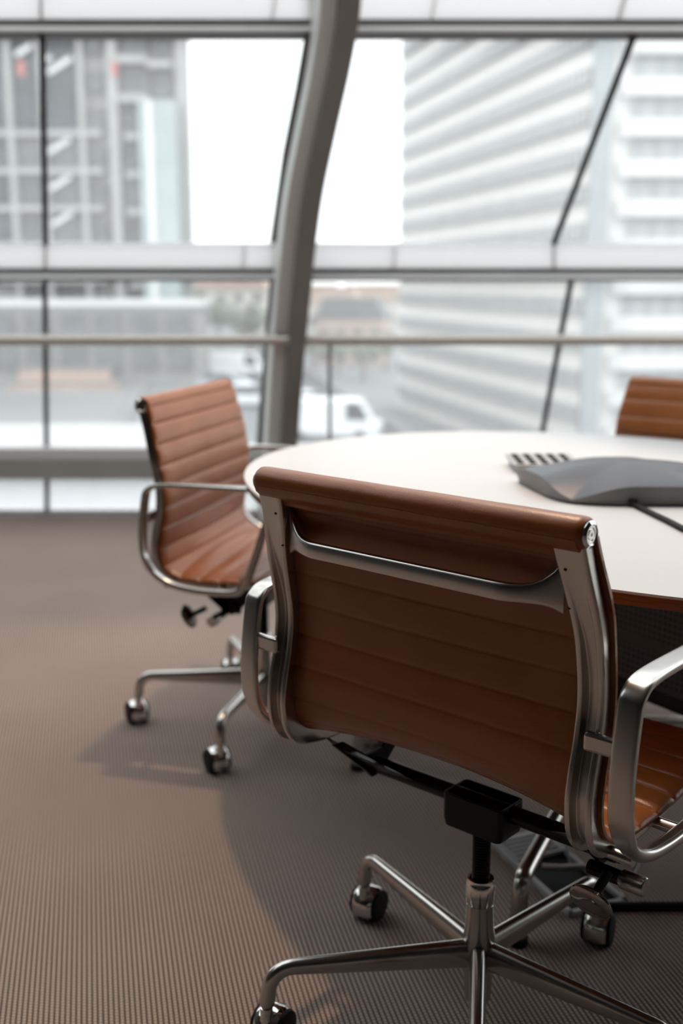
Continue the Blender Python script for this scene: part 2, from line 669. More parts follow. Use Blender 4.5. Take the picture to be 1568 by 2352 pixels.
j = 50
for (u0, v0, u1, v1, wd) in [(97, 77, 105, 560, .022), (103, 646, 107, 1030, .02), (108, 1101, 108, 1174, .02),
                             (1457, 77, 1271, 560, .022), (1311, 646, 1238, 1030, .022)]:
    seal('trim_%d' % j, fp(u0, v0, -.01), fp(u1, v1, -.01), wd)
    j += 1
for (u0, v0, u1, v1, wd) in [(105, 562, 105, 616, .010), (1271, 562, 1271, 616, .010), (95, -20, 95, 42, .010), (1440, -20, 1418, 42, .010),
                             (562, 562, 556, 616, .004), (908, 562, 903, 616, .004), (634, -20, 624, 42, .004), (1002, -20, 990, 42, .004)]:
    seal('trim_%d' % j, fp(u0, v0, -.02), fp(u1, v1, -.02), wd, M['frame_light'])
    j += 1

# the big leaning box column (curved), two faces seen
colpts = [(757, -160), (775, 0), (756, 150), (725, 300), (697, 440), (681, 560), (668, 700), (655, 850), (643, 1030), (638, 1110), (634, 1195)]
colP = [at(u, v, Y=facY(v) - .17) for u, v in colpts]
colP[-1].z = 0.0
colP = catmull(colP, 5)
fr = []
ang = R(11)
for i, p in enumerate(colP):
    fr.append((p, Vector((math.cos(ang), math.sin(ang), 0)), Vector((-math.sin(ang), math.cos(ang), 0))))
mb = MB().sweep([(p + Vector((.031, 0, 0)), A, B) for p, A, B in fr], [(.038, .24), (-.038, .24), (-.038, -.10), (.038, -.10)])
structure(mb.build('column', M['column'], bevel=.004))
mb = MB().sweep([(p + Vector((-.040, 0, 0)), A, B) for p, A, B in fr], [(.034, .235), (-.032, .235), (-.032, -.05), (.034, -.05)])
structure(mb.build('trim_72', M['column_lit'], bevel=.004))  # added box; its paler colour stands for the column's lit left face
# dark jamb beside the column on its left
jp = [(712, 77), (690, 200), (660, 350), (630, 556)]
mb = MB()
P = [fp(u, v, -.06) for u, v in jp]
mb.sweep([(p, Vector((1, 0, 0)), Vector((0, 1, 0))) for p in P], [(.022, .06), (-.022, .06), (-.022, .01), (.022, .01)])
structure(mb.build('trim_70', M['frame'], bevel=.003))
jp = [(630, 646), (616, 800), (604, 950), (598, 1030)]
P = [fp(u, v, -.06) for u, v in jp]
mb = MB().sweep([(p, Vector((1, 0, 0)), Vector((0, 1, 0))) for p in P], [(.022, .06), (-.022, .06), (-.022, .01), (.022, .01)])
structure(mb.build('trim_71', M['frame'], bevel=.003))

# handrail in front of the glass
RY = 5.0
hz = at(784, 781, Y=RY).z
hr = empty('handrail', (0, RY, 0))
tag(hr, 'round bronze steel handrail running along the window wall', 'handrail')
MB().tube([(-4.58, 0, hz), (4.58, 0, hz)], .0240, 20).build('rail', M['rail'], hr, smooth=True)
px = at(757, 900, Y=RY).x
for x in (px - 2.6, px, px + 2.6):
    MB().box((x, .012, hz / 2 - .01), (.016, .05, hz - .02)).build('post', M['frame'], hr, bevel=.002)
MB().tube([(px - .012, 0, hz), (px + .012, 0, hz)], .0247, 20).build('rail_joint', M['rail'], hr, smooth=True)

# ceiling downlight lamp
dl = empty('ceiling_downlight', SPOT_LOC)
tag(dl, 'small round recessed downlight hanging from the roof bar over the table', 'ceiling light')
Mt = Matrix.Translation((0, 0, .02))
MB().lathe([(.05, .0), (.055, .005), (.055, .07), (.02, .075)], 24, None).build('lamp_housing', M['black'], dl, smooth=True)
lo = bpy.data.objects.new('lamp_light', spot_d)
COL.objects.link(lo)
lo.parent = dl
lo.location = (0, 0, -.03)
lo.rotation_euler = Vector((-.5, -.8, -3.36)).to_track_quat('-Z', 'Y').to_euler()

# ================================================================ CHAIRS
SW = .285       # half width of the leather
# side profile of the leather (y, z), from the top roll to the front roll
prof_pts = [(-.181, .866), (-.171, .835), (-.157, .775), (-.146, .715), (-.1405, .66), (-.145, .61), (-.156, .56), (-.160, .52),
            (-.150, .487), (-.122, .465), (-.06, .456), (.03, .458), (.12, .466), (.19, .474), (.235, .472)]
prof, prof_len = resample(catmull([(a, b, 0) for a, b in prof_pts], 10), .0025)
rib_pts = [(-.209, .862), (-.199, .83), (-.186, .78), (-.172, .715), (-.1645, .66), (-.169, .61), (-.180, .56), (-.184, .52),
           (-.174, .477), (-.142, .448), (-.07, .437), (.03, .44), (.12, .449), (.19, .457), (.232, .454), (.252, .440)]
rib, rib_len = resample(catmull([(a, b, 0) for a, b in rib_pts], 10), .006)


def build_sling():
    nx = 28
    xs = []
    for i in range(nx + 1):
        t = -1 + 2 * i / nx
        xs.append(SW * math.copysign(1 - (1 - abs(t)) ** 1.5, t))
    fr = frames_yz(prof, 0.0)
    V, Fc = [], []
    n = len(fr)
    sp = .0500
    for side in (0, 1):
        for jj, (Pt, A, B) in enumerate(fr):
            s = jj * prof_len / (n - 1)
            ph = (s + .010) / sp
            pil = abs(math.sin(PI * ph)) ** .27
            kw = min(1, s / .11)
            kw = .950 + .045 * kw * kw * (3 - 2 * kw)
            for x in xs:
                e = max(0.0, 1 - abs(x) / SW)
                ef = min(1.0, e / .07) ** .5
                seatness = min(1, max(0, (s - .42) / .1))
                sad = (.031 * math.exp(-((s - .405) / .075) ** 2) - .006 * math.exp(-((s - .21) / .08) ** 2)) * (1 - (x / SW) ** 2)
                if side == 0:
                    wr = noise.noise(Vector((x * 5, s * 46, 3.1))) * .0048 * seatness * min(1, e * 4)
                    wr += noise.noise(Vector((x * 18, s * 9, 7.7))) * .0009 * (1 - seatness) * min(1, e * 4)
                    d = .0015 + (.0012 + (.0056 + .0034 * seatness) * pil) * (.2 + .8 * ef) * (1 if e > 0 else .6) + wr + sad
                else:
                    d = -(.0028 + .0022 * pil * ef) + sad
                V.append(Pt + B * d + Vector((x * kw, 0, 0)))
    m = len(xs)
    for side in (0, 1):
        o = side * n * m
        for jj in range(n - 1):
            for i in range(m - 1):
                q = (o + jj * m + i, o + jj * m + i + 1, o + (jj + 1) * m + i + 1, o + (jj + 1) * m + i)
                Fc.append(q if side == 0 else q[::-1])
    o = n * m
    for jj in range(n - 1):
        Fc.append((jj * m, (jj + 1) * m, o + (jj + 1) * m, o + jj * m))
        Fc.append((jj * m + m - 1, o + jj * m + m - 1, o + (jj + 1) * m + m - 1, (jj + 1) * m + m - 1))
    for i in range(m - 1):
        Fc.append((i, o + i, o + i + 1, i + 1))
        b = (n - 1) * m
        Fc.append((b + i, b + i + 1, o + b + i + 1, o + b + i))
    return MB().add(V, Fc)


def xaxis(c):
    return Matrix.Translation(c) @ Matrix.Rotation(PI / 2, 4, 'Y')


def roll_mb(c, r, half):
    pr = [(r * .55, -half), (r * .86, -half + .0005), (r * .97, -half + .004), (r, -half + .011)]
    pr += [(r * (1 + .008 * math.sin(i * 1.7)), -half + .011 + (2 * half - .022) * i / 14) for i in range(1, 14)]
    pr += [(a, -b) for a, b in reversed(pr[:4])]
    return MB().lathe(pr, 36, xaxis(c))


def build_flap():
    fr = frames_yz([Vector((a, b, 0)) for a, b in ((-.2168, .866), (-.2135, .858), (-.206, .852), (-.1975, .847), (-.1925, .842), (-.1905, .838))], 0.0)
    return MB().sweep(fr, [(-.262, -.0015), (.262, -.0015), (.262, .0015), (-.262, .0015)])


def rib_frames(sx):
    def xx(t):
        s = t * rib_len
        k = min(1, s / .14)
        return sx * (.2460 + (.2605 - .2460) * (k * k * (3 - 2 * k)))
    return frames_yz(rib, xx)


def build_side_frame(sx):
    fr = rib_frames(sx)
    secs = []
    n = len(fr)
    for i in range(n):
        s = i * rib_len / (n - 1)
        k = max(0, min(1, (s - .035) / .17))
        k = k * k * (3 - 2 * k)
        k2 = 1 - max(0, min(1, (s - .62) / .25))
        g = .0142 * k * (.25 + .75 * k2)
        hw = .0225 - .0035 * min(1, s / .16)
        if s > .52: hw = .019 - .006 * min(1, (s - .52) / .2)
        D = .021 + .008 * math.exp(-((s - .41) / .06) ** 2)
        r0 = -.0
        # B points to the front; the rear face is at b = 0
        gw = hw * .50
        secs.append([(-hw, .003), (-hw + .003, r0), (-gw - .0012, r0), (-gw + .0012, g), (gw - .0012, g), (gw + .0012, r0), (hw - .003, r0), (hw, .003),
                     (hw * .92, D), (-hw * .92, D)])
    return MB().sweep(fr, secs)


arm_pts = [(-.170, .668), (-.179, .61), (-.182, .56), (-.177, .518), (-.155, .481), (-.115, .457), (-.06, .447), (0, .445), (.045, .449), (.073, .468),
           (.095, .52), (.122, .60), (.142, .653), (.150, .678), (.137, .692), (.09, .694), (.0, .695), (-.10, .695), (-.145, .691), (-.163, .680)]
ARM_X = .3175


def build_arm(sx):
    pts, L = resample(catmull([(a, b, 0) for a, b in arm_pts], 8, True), .006, True)
    n = len(pts)
    fr, secs = [], []
    base = rrect(1, 1, .49, 5)
    for i, p in enumerate(pts):
        t = (pts[(i + 1) % n] - pts[i - 1]).normalized()
        fr.append((Vector((sx * ARM_X, p.x, p.y)), Vector((1, 0, 0)), Vector((0, -t.y, t.x))))
        # flat and wide on top and behind, rounder below
        low = max(0, min(1, (.52 - p.y) / .06))
        frn = max(0, min(1, (p.x - .04) / .06)) * max(0, min(1, (.68 - p.y) / .04))
        k = max(low, frn)
        wd, th = .032 - .010 * k, .0115 + .0065 * k
        ex = .62 + .25 * k
        secs.append([(a * wd, b * th) for a, b in superell(24, .42 if k < .5 else .8)])
    mb = MB().sweep(fr, secs, closed=True)
    return mb


def superell(n, e):
    out = []
    for i in range(n):
        a = 2 * PI * i / n
        c, s = math.cos(a), math.sin(a)
        out.append((.5 * math.copysign(abs(c) ** e, c), .5 * math.copysign(abs(s) ** e, s)))
    return out


def build_tab(sx):
    mb = MB()
    x0, x1 = .262, ARM_X - .004
    mb.box((sx * (x0 + x1) / 2, -.1735, .612), (x1 - x0, .012, .024))
    return mb


def build_lug(sx, y, z):
    mb = MB()
    if True:
        mb.lathe([(.0085, 0), (.0085, .05)], 16, Matrix.Translation((sx * .262, y, z)) @ Matrix.Rotation(sx * PI / 2, 4, 'Y'))
    return mb


def build_crossbar():
    pts = []
    N = 40
    for i in range(N + 1):
        t = -1 + 2 * i / N
        x = .2275 * t
        e = max(0, (abs(t) - .70) / .30)
        y = -.207 + .029 * e ** 1.3
        pts.append((Vector((x, y, .785 + .013 * e ** 3)), e))
    fr, secs = [], []
    for i, (p, e) in enumerate(pts):
        a, b = pts[max(i - 1, 0)][0], pts[min(i + 1, N)][0]
        t = (b - a).normalized()
        Bn = Vector((0, 0, 1))
        A = Bn.cross(t).normalized()
        h = .0245 + .046 * e ** 4.2
        th = .013 - .006 * e
        fr.append((p, A, Bn))
        secs.append([(q * th, r * h) for q, r in superell(20, .7)])
    return MB().sweep(fr, secs)


def build_bracket(sx):
    """V shaped black plate joining the tilt tube to the side frame"""
    mb = MB()
    x0, x1 = sx * .205, sx * .212
    mb.prism([(-.018, .362), (.018, .362), (.022, .38), (.085, .437), (.06, .442), (.01, .405), (-.03, .405), (-.085, .444), (-.11, .446), (-.03, .375)], 'X', min(x0, x1), max(x0, x1))
    # folded gusset running out to the frame
    a = [(sx * .115, -.008, .377), (sx * .212, -.10, .440), (sx * .25, -.09, .446), (sx * .235, -.012, .372)]
    b = [(p[0], p[1] + .006, p[2] - .006) for p in a]
    mb.add(a + b, [(0, 1, 2, 3), (7, 6, 5, 4), (0, 4, 5, 1), (1, 5, 6, 2), (2, 6, 7, 3), (3, 7, 4, 0)])
    mb.box((sx * .232, .035, .437), (.05, .09, .008))
    if sx > 0:
        mb.lathe([(.0105, 0), (.0105, .05)], 18, Matrix.Translation((.198, -.028, .360)) @ Matrix.Rotation(PI / 2, 4, 'Y'))
    return mb


def build_housing():
    mb = MB()
    W2, D2, zb, zt, th = .054, .031, .338, .391, .004
    outer = rrect(2 * W2, 2 * D2, .008, 4)
    inner = rrect(2 * W2 - 2 * th, 2 * D2 - 2 * th, .006, 4)
    n = len(outer)
    vs = [(a * .93, b, zb) for a, b in outer] + [(a, b, zb + .012) for a, b in outer] + [(a, b, zt) for a, b in outer] + [(a, b, zt) for a, b in inner] + [(a, b, zb + .02) for a, b in inner]
    fs = [tuple(range(n))[::-1]]
    for r_ in range(4):
        for i in range(n):
            l = (i + 1) % n
            fs.append((r_ * n + i, r_ * n + l, (r_ + 1) * n + l, (r_ + 1) * n + i))
    fs.append(tuple(range(4 * n, 5 * n)))
    return mb.add(vs, fs)


def build_spindle():
    pr = []
    z = .235
    while z < .345:
        pr += [(.0125, z), (.0142, z + .0012), (.0142, z + .0022), (.0125, z + .0034)]
        z += .0044
    return MB().lathe(pr, 24)


def build_hub():
    pr = [(.012, .042), (.0195, .046), (.0215, .06), (.0228, .10), (.0245, .135), (.0245, .155), (.0222, .175), (.0215, .205), (.0215, .212)]
    return MB().lathe(pr, 40)


def build_collar():
    return MB().lathe([(.0205, .211), (.0218, .2135), (.0222, .216), (.0228, .217), (.0228, .245), (.0215, .2475), (.0205, .254), (.0170, .2545), (.0165, .238)], 40)


def build_leg():
    pts, hs, ws = [], [], []
    top = .150
    N = 14
    for i in range(N + 1):
        r = .008 + (.294 - .008) * i / N
        k = i / N
        h = .0238 * (1 - k) + .0122 * k
        pts.append(Vector((r, 0, top - h - .002 * k)))
        hs.append(h)
        ws.append(.0145 * (1 - k) + .0105 * k)
    c = Vector((.294, 0, top - .0122 - .002 - .036))
    for i in range(1, 9):
        a = R(90 - 82 * i / 8)
        pts.append(c + Vector((.036 * math.cos(a), 0, .036 * math.sin(a))))
        hs.append(.0122 - .0004 * i / 8)
        ws.append(.0105 + .001 * i / 8)
    e = pts[-1]
    for q in (.012, .026, .030):
        pts.append(e + Vector((q * .16, 0, -q)))
        hs.append(.0122 if q < .03 else .0100)
        ws.append(.0122 if q < .03 else .0100)
    fr, secs = [], []
    for i, p in enumerate(pts):
        a, b = pts[max(i - 1, 0)], pts[min(i + 1, len(pts) - 1)]
        t = (b - a).normalized()
        A = Vector((0, 1, 0))
        B = t.cross(A) * -1
        fr.append((p, A, B))
        k = min(1, i / N)
        secs.append([(q * 2 * ws[i], r * 2 * hs[i]) for q, r in superell(22, .85)])
    return MB().sweep(fr, secs), pts[-1]


# caster: axle along local X, hood towards +Y, stem at the origin
def build_hood():
    mb = MB()
    r, half = .0285, .0205
    ax = Vector((0, -.016, .0255))
    N, Mx = 26, 12
    outer, inner = [], []
    for i in range(N + 1):
        a = R(-28 + 152 * i / N)
        ro, ri = [], []
        for jx in range(Mx + 1):
            t = -1 + 2 * jx / Mx
            x = half * t
            rr = r - .006 * abs(t) ** 3.5
            ro.append(ax + Vector((x, rr * math.cos(a), rr * math.sin(a))))
            ri.append(ax + Vector((x * .98, (rr - .0022) * math.cos(a), (rr - .0022) * math.sin(a))))
        outer.append(ro)
        inner.append(ri)
    m = Mx + 1
    V = [p for row in outer for p in row] + [p for row in inner for p in row]
    o = (N + 1) * m
    Fc = []
    for i in range(N):
        for jx in range(Mx):
            Fc.append((i * m + jx, i * m + jx + 1, (i + 1) * m + jx + 1, (i + 1) * m + jx))
            Fc.append((o + i * m + jx, o + (i + 1) * m + jx, o + (i + 1) * m + jx + 1, o + i * m + jx + 1))
        Fc.append((i * m, (i + 1) * m, o + (i + 1) * m, o + i * m))
        Fc.append((i * m + Mx, o + i * m + Mx, o + (i + 1) * m + Mx, (i + 1) * m + Mx))
    for jx in range(Mx):
        Fc.append((jx, o + jx, o + jx + 1, jx + 1))
        b = N * m
        Fc.append((b + jx, b + jx + 1, o + b + jx + 1, o + b + jx))
    mb.add(V, Fc)
    # stem socket and collar
    mb.lathe([(.0085, .040), (.0085, .062), (.0065, .063), (.0065, .082)], 18)
    mb.box((0, -.006, .043), (.012, .026, .016))
    return mb


def build_wheel():
    # black wheel, one side; flat outer face
    pr = [(.004, .0045), (.0235, .0050), (.0252, .0075), (.0252, .0185), (.0238, .0222), (.0215, .0232), (.008, .0232)]
    return MB().lathe(pr, 32, Matrix.Translation((0, -.016, .0255)) @ Matrix.Rotation(PI / 2, 4, 'Y'))


def build_knob():
    Mx = Matrix.Translation((.243, -.103, .357)) @ Matrix.Rotation(R(118), 4, 'X')
    return MB().lathe([(.006, -.012), (.012, -.011), (.027, -.005), (.0305, -.0015), (.0305, .0015), (.028, .0042), (.010, .0066), (.003, .0068)], 36, Mx)


def build_knob_stem():
    Mx = Matrix.Translation((.243, -.103, .357)) @ Matrix.Rotation(R(118), 4, 'X')
    return MB().lathe([(.0065, -.05), (.0065, -.010)], 16, Mx)


meshes = {}


def first(key, builder, **kw):
    """build one mesh for all chairs"""
    if key not in meshes:
        o = builder().build(key.split('|')[0], **kw)
        me = o.data
        mods = [(q.type, q.width if q.type == 'BEVEL' else 0) for q in o.modifiers]
        bpy.data.objects.remove(o)
        meshes[key] = (me, mods)
    return meshes[key]


def part(key, builder, parent, material, smooth=True, bevel=0.0, angle=40):
    me, mods = first(key, builder, mat=material, smooth=smooth, bevel=bevel, angle=angle)
    o = bpy.data.objects.new(key.split('|')[0], me)
    COL.objects.link(o)
    o.parent = parent
    for ty, wd in mods:
        b = o.modifiers.new('bevel', 'BEVEL')
        b.width = wd
        b.segments = 2
        b.limit_method = 'ANGLE'
        b.angle_limit = R(30)
    return o


LEG_END = build_leg()[1]


def make_chair(x, y, psi, phi, casters, label, turn=(0, 0, 0, 0, 0)):
    t = empty('swivel_chair', (x, y, 0), psi)
    tag(t, label, 'chair', 'tan leather swivel chairs around the table')
    up = []
    up.append(part('leather_sling', build_sling, t, M['leather'], angle=60))
    tr = part('top_roll', lambda: roll_mb((0, -.197, .871), .0205, .268), t, M['leather'])
    part('roll_flap', build_flap, tr, M['leather'])
    fr_ = part('front_roll', lambda: roll_mb((0, .243, .454), .0185, .268), t, M['leather'])
    up += [tr, fr_]
    for sx in (1, -1):
        cap = part('end_cap|%d' % sx, lambda: MB().lathe([(.0095, -.004), (.0150, -.003), (.0165, -.001), (.0165, .0015), (.0125, .0042), (.0112, .0028), (.0085, .0028), (.0085, .0018), (.0060, .0018), (.0060, .0032), (.0022, .0032), (.0020, .0015)], 28,
                                                          Matrix.Translation((sx * .268, -.197, .871)) @ Matrix.Rotation(sx * PI / 2, 4, 'Y')), tr, M['chrome'])
        cap['label'] = 'chrome end cap with slotted bolt'
        sf = part('side_frame|%d' % sx, lambda: build_side_frame(sx), t, M['alu'], angle=35, bevel=.0012)
        for q, (yy, zz) in enumerate(((-.1946, .825), (-.1815, .7755))):
            sc = part('screw|%d%d' % (sx, q), lambda: MB().lathe([(.0008, .0), (.0022, .0), (.0022, .004)], 12, Matrix.Translation((sx * .2395, yy - .0035, zz)) @ Matrix.Rotation(-PI / 2, 4, 'X')), sf, M['black'])
            sc['label'] = 'dark recessed screw'
        ar = part('armrest|%d' % sx, lambda: build_arm(sx), t, M['alu'], angle=70)
        part('mounting_tab|%d' % sx, lambda: build_tab(sx), ar, M['alu'], smooth=False, bevel=.004)
        for q, (y_, z_) in enumerate(((-.128, .452), (.0, .443))):
            part('mounting_lug|%d%d' % (sx, q), lambda: build_lug(sx, y_, z_), ar, M['alu'])
        part('tilt_bracket|%d' % sx, lambda: build_bracket(sx), t, M['black'], smooth=False, bevel=.001)
    part('crossbar', build_crossbar, t, M['alu'], angle=60)
    tt = part('tilt_tube', lambda: MB().lathe([(.0138, -.225), (.0138, .225)], 24, xaxis((0, 0, .377))), t, M['black'])
    for sx in (1,):
        ep = part('end_pin|%d' % sx, lambda: MB().lathe([(.0105, .048), (.0135, .051), (.0135, .083), (.0120, .085)], 24, Matrix.Translation((sx * .198, -.028, .360)) @ Matrix.Rotation(sx * PI / 2, 4, 'Y')), tt, M['alu'])
        ep['label'] = 'polished round pin end'
    part('tilt_housing', build_housing, t, M['black'], smooth=False, bevel=.0012)
    part('spindle', build_spindle, t, M['black'], angle=25)
    kn = part('tension_knob', build_knob, t, M['dark_chrome'])
    part('knob_stem', build_knob_stem, kn, M['black'])
    hb = part('hub', build_hub, t, M['alu'])
    part('collar', build_collar, hb, M['chrome'])
    for i in range(5):
        lg = part('leg', lambda: build_leg()[0], t, M['alu'], angle=60)
        a = phi + i * 2 * PI / 5 + R(turn[i])
        lg.rotation_euler = (0, 0, a - psi)
        if turn[i] == -5:
            lg.scale = (.93, 1, 1)
        cz = casters[i]
        for key, bld, mm in (('caster_hood', build_hood, M['chrome']), ('caster_wheel', build_wheel, M['rubber']), ('caster_wheel|b', lambda: MB().lathe([(.004, -.0045), (.0235, -.0050), (.0252, -.0075), (.0252, -.0185), (.0238, -.0222), (.0215, -.0232), (.008, -.0232)], 32, Matrix.Translation((0, -.016, .0255)) @ Matrix.Rotation(PI / 2, 4, 'Y')), M['rubber'])):
            c = part(key, bld, lg, mm)
            c.location = (LEG_END.x, 0, 0)
            c.scale = (1.16, 1.16, 1.16)
            c.rotation_euler = (0, 0, R(cz) - PI / 2 - a)
    return t


make_chair(.2148, 1.5501, -.7323, -1.7063, (-90, -60, -118, -122, -118),
           'tan leather swivel chair with its back to the viewer at the near table edge', (0, -15, -5, 3, 0))
make_chair(-.206, 2.785, -1.8496, -1.8257, (-60, -100, 30, -90, -65),
           'tan leather swivel chair by the column, ribbed seat facing the table')
make_chair(.905, 2.86, 2.42, -1.2, (-60, 20, 80, 150, -135),
           'tan leather swivel chair beyond the speakerphone, only its back showing above the table')

# ================================================================ TABLE
TC = Vector((.5946, 2.2858))
E1, E2 = Vector((.5472, -.8370)), Vector((-.8370, -.5472))
TZ = .73


def table_outline(sc, n=160):
    out = []
    for i in range(n):
        a = 2 * PI * i / n
        c, s = math.cos(a), math.sin(a)
        e = .96
        p = TC + E1 * (.9596 * sc[0] * math.copysign(abs(c) ** e, c)) + E2 * (.7303 * sc[1] * math.copysign(abs(s) ** e, s))
        out.append(p)
    return out


tb = empty('conference_table', (TC.x, TC.y, 0))
tag(tb, 'large oval white conference table with plywood edge between the tan chairs', 'table')


def rel(p, z):
    return (p.x - TC.x, p.y - TC.y, z)


def loft(rows, cap=True):
    n = len(rows[0])
    V = [q for r_ in rows for q in r_]
    Fc = []
    for r_ in range(len(rows) - 1):
        for i in range(n):
            l = (i + 1) % n
            Fc.append((r_ * n + i, r_ * n + l, (r_ + 1) * n + l, (r_ + 1) * n + i))
    if cap:
        Fc.append(tuple(range(n))[::-1])
        Fc.append(tuple(range((len(rows) - 1) * n, len(rows) * n)))
    return MB().add(V, Fc)


def ring(d, z):
    return [rel(p, z) for p in table_outline((1 - d / .96, 1 - d / .73))]


loft([ring(.006, TZ - .004), ring(.0005, TZ - .004), ring(0, TZ - .003), ring(.001, TZ)]).build('tabletop', M['white_top'], tb, smooth=True, angle=30)
eg = loft([ring(.06, TZ - .0225), ring(.008, TZ - .0225), ring(.005, TZ - .021), ring(.001, TZ - .0045), ring(.0008, TZ - .0042)]).build('edge_band', M['wood'], tb, smooth=True, angle=30)
eg['label'] = 'brown plywood edge below the white top'
# perforated modesty panel / cable trunk under the top, along the long axis
la = math.atan2(E1.y, E1.x)


def local_box(name, c, s, rz, m, parent, bevel=.002):
    o = MB().box((0, 0, 0), s).build(name, m, parent, bevel=bevel)
    o.location = c
    o.rotation_euler = (0, 0, rz)
    return o


def onaxis(a, b):
    return (E1.x * a + E2.x * b, E1.y * a + E2.y * b)


for a0, a1 in ((-.30, .035), (.075, .42)):
    q = onaxis((a0 + a1) / 2, .085)
    local_box('perforated_panel', (q[0], q[1], .53), (a1 - a0, .004, .345), la, M['perf'], tb, .001)
q = onaxis(.055, .075)
local_box('cable_duct', (q[0], q[1], .52), (.75, .018, .37), la, M['black'], tb)
q = onaxis(.06, -.02)
local_box('pedestal_box', (q[0], q[1], .503), (.50, .12, .404), la, M['black'], tb, .004)
col_q = onaxis(0, 0)
MB().lathe([(.045, .14), (.045, .69), (.16, .70), (.16, .706)], 32).build('pedestal', M['black'], tb, smooth=True)
for az in (-118.5, -46, 16, 88, 160):
    d = Vector((math.cos(R(az)), math.sin(R(az)), 0))
    pts = [d * .03 + Vector((0, 0, .20)), d * .30 + Vector((0, 0, .166)), d * .54 + Vector((0, 0, .128)), d * .572 + Vector((0, 0, .112)), d * .585 + Vector((0, 0, .085)), d * .59 + Vector((0, 0, .012))]
    MB().tube(catmull(pts, 6), .0155, 16).build('leg', M['alu'], tb, smooth=True)
    f = d * .59
    MB().lathe([(.018, 0), (.02, .004), (.018, .014)], 20, Matrix.Translation((f.x, f.y, 0))).build('foot', M['rubber'], tb, smooth=True)

# ================================================================ SPEAKERPHONE
sp = empty('conference_speakerphone', (.61, 2.235, TZ))
tag(sp, 'grey square speakerphone with a curved mesh top and keypad on the white table', 'speakerphone')


SPQ = [Vector((.362 - .61, 2.40 - 2.235)), Vector((.425 - .61, 2.085 - 2.235)), Vector((.80 - .61, 2.075 - 2.235)), Vector((.775 - .61, 2.40 - 2.235))]   # corners


def sp_row(k, dz=None, dr=0.0):
    out = []
    for i in range(128):
        f = 2 * PI * i / 128
        c, s = math.cos(f), math.sin(f)
        e = .46 * k * k + .95 * (1 - k * k)
        u_ = (k + dr * 5) * math.copysign(abs(c) ** e, c)
        v_ = (k + dr * 5) * math.copysign(abs(s) ** e, s)
        u_, v_ = u_ * .5 + .5, v_ * .5 + .5
        p = (SPQ[1] * (1 - u_) + SPQ[2] * u_) * (1 - v_) + (SPQ[0] * (1 - u_) + SPQ[3] * u_) * v_
        m = min(1.0, abs(abs(c) ** e - abs(s) ** e) / .75) if True else 0
        h = .008 + .030 * math.sin(PI / 2 * m) ** 1.5
        z = (h * k ** 2.6 + .029 * (1 - k ** 2.6)) + .037 * (1 - k ** 2.4) if dz is None else dz(h)
        out.append((p.x, p.y, z))
    return out


rows = [sp_row(q) for q in (1.0, .985, .95, .9, .82, .72, .6, .47, .33, .2, .08)]
loft([sp_row(1.0, lambda h: h - .002)] + rows).build('mesh_cover', M['mesh'], sp, smooth=True, angle=75)
loft([sp_row(.965, lambda h: .001), sp_row(.99, lambda h: .004), sp_row(1.0, lambda h: max(.004, h - .009)), sp_row(1.0, lambda h: h - .0015, .0035), sp_row(1.0, lambda h: h + .001, .0025), sp_row(.985, lambda h: h - .0015)]).build('lower_shell', M['grey_plastic'], sp, smooth=True, angle=60)
kb = MB()
kx0, kx1, ky0, ky1 = -.222, -.065, .225, .37
kb.add([(kx0 + .012, ky0 + .004, .002), (kx1, ky0 + .004, .002), (kx1, ky1 - .01, .002), (kx0 + .012, ky1 - .01, .002),
        (kx0, ky0, .020), (kx1, ky0, .020), (kx1, ky1, .024), (kx0, ky1, .024)],
       [(3, 2, 1, 0), (4, 5, 6, 7), (0, 1, 5, 4), (1, 2, 6, 5), (2, 3, 7, 6), (3, 0, 4, 7)])
kpo = kb.build('keypad', M['light_plastic'], sp, bevel=.003)
for r_ in range(4):
    for c_ in range(5):
        x = kx0 + .020 + c_ * .028
        y = ky0 + .020 + r_ * .033
        z = .020 + .004 * (y - ky0) / (ky1 - ky0)
        kk = MB().box((x, y, z + .001), (.015, .017, .005)).build('key', M['black'], kpo, bevel=.002)
# cables on the table
c0 = at(1452, 1160, z=TZ + .004)
c1 = at(1590, 1226, z=TZ + .004)
c2 = at(1760, 1262, z=TZ + .004)
cb = empty('speakerphone_cable', (c0.x, c0.y, TZ))
tag(cb, 'black cable leading from the speakerphone to the right table edge', 'cable')
pts = [(0, .03, .006), (0, 0, .006)] + [(p.x - c0.x, p.y - c0.y, .0045) for p in (c0.lerp(c1, .25), c0.lerp(c1, .6), c1, c1.lerp(c2, .5), c2)]
MB().tube(catmull(pts, 5), .0042, 10).build('cord', M['rubber'], cb, smooth=True)
MB().tube(catmull([(a + .006, b + .007, c) for a, b, c in pts[1:]], 5), .0038, 10).build('cord', M['rubber'], cb, smooth=True)
MB().box((.002, .004, .0075), (.016, .022, .013), R(-25)).build('cable_plug', M['black'], cb, bevel=.003)
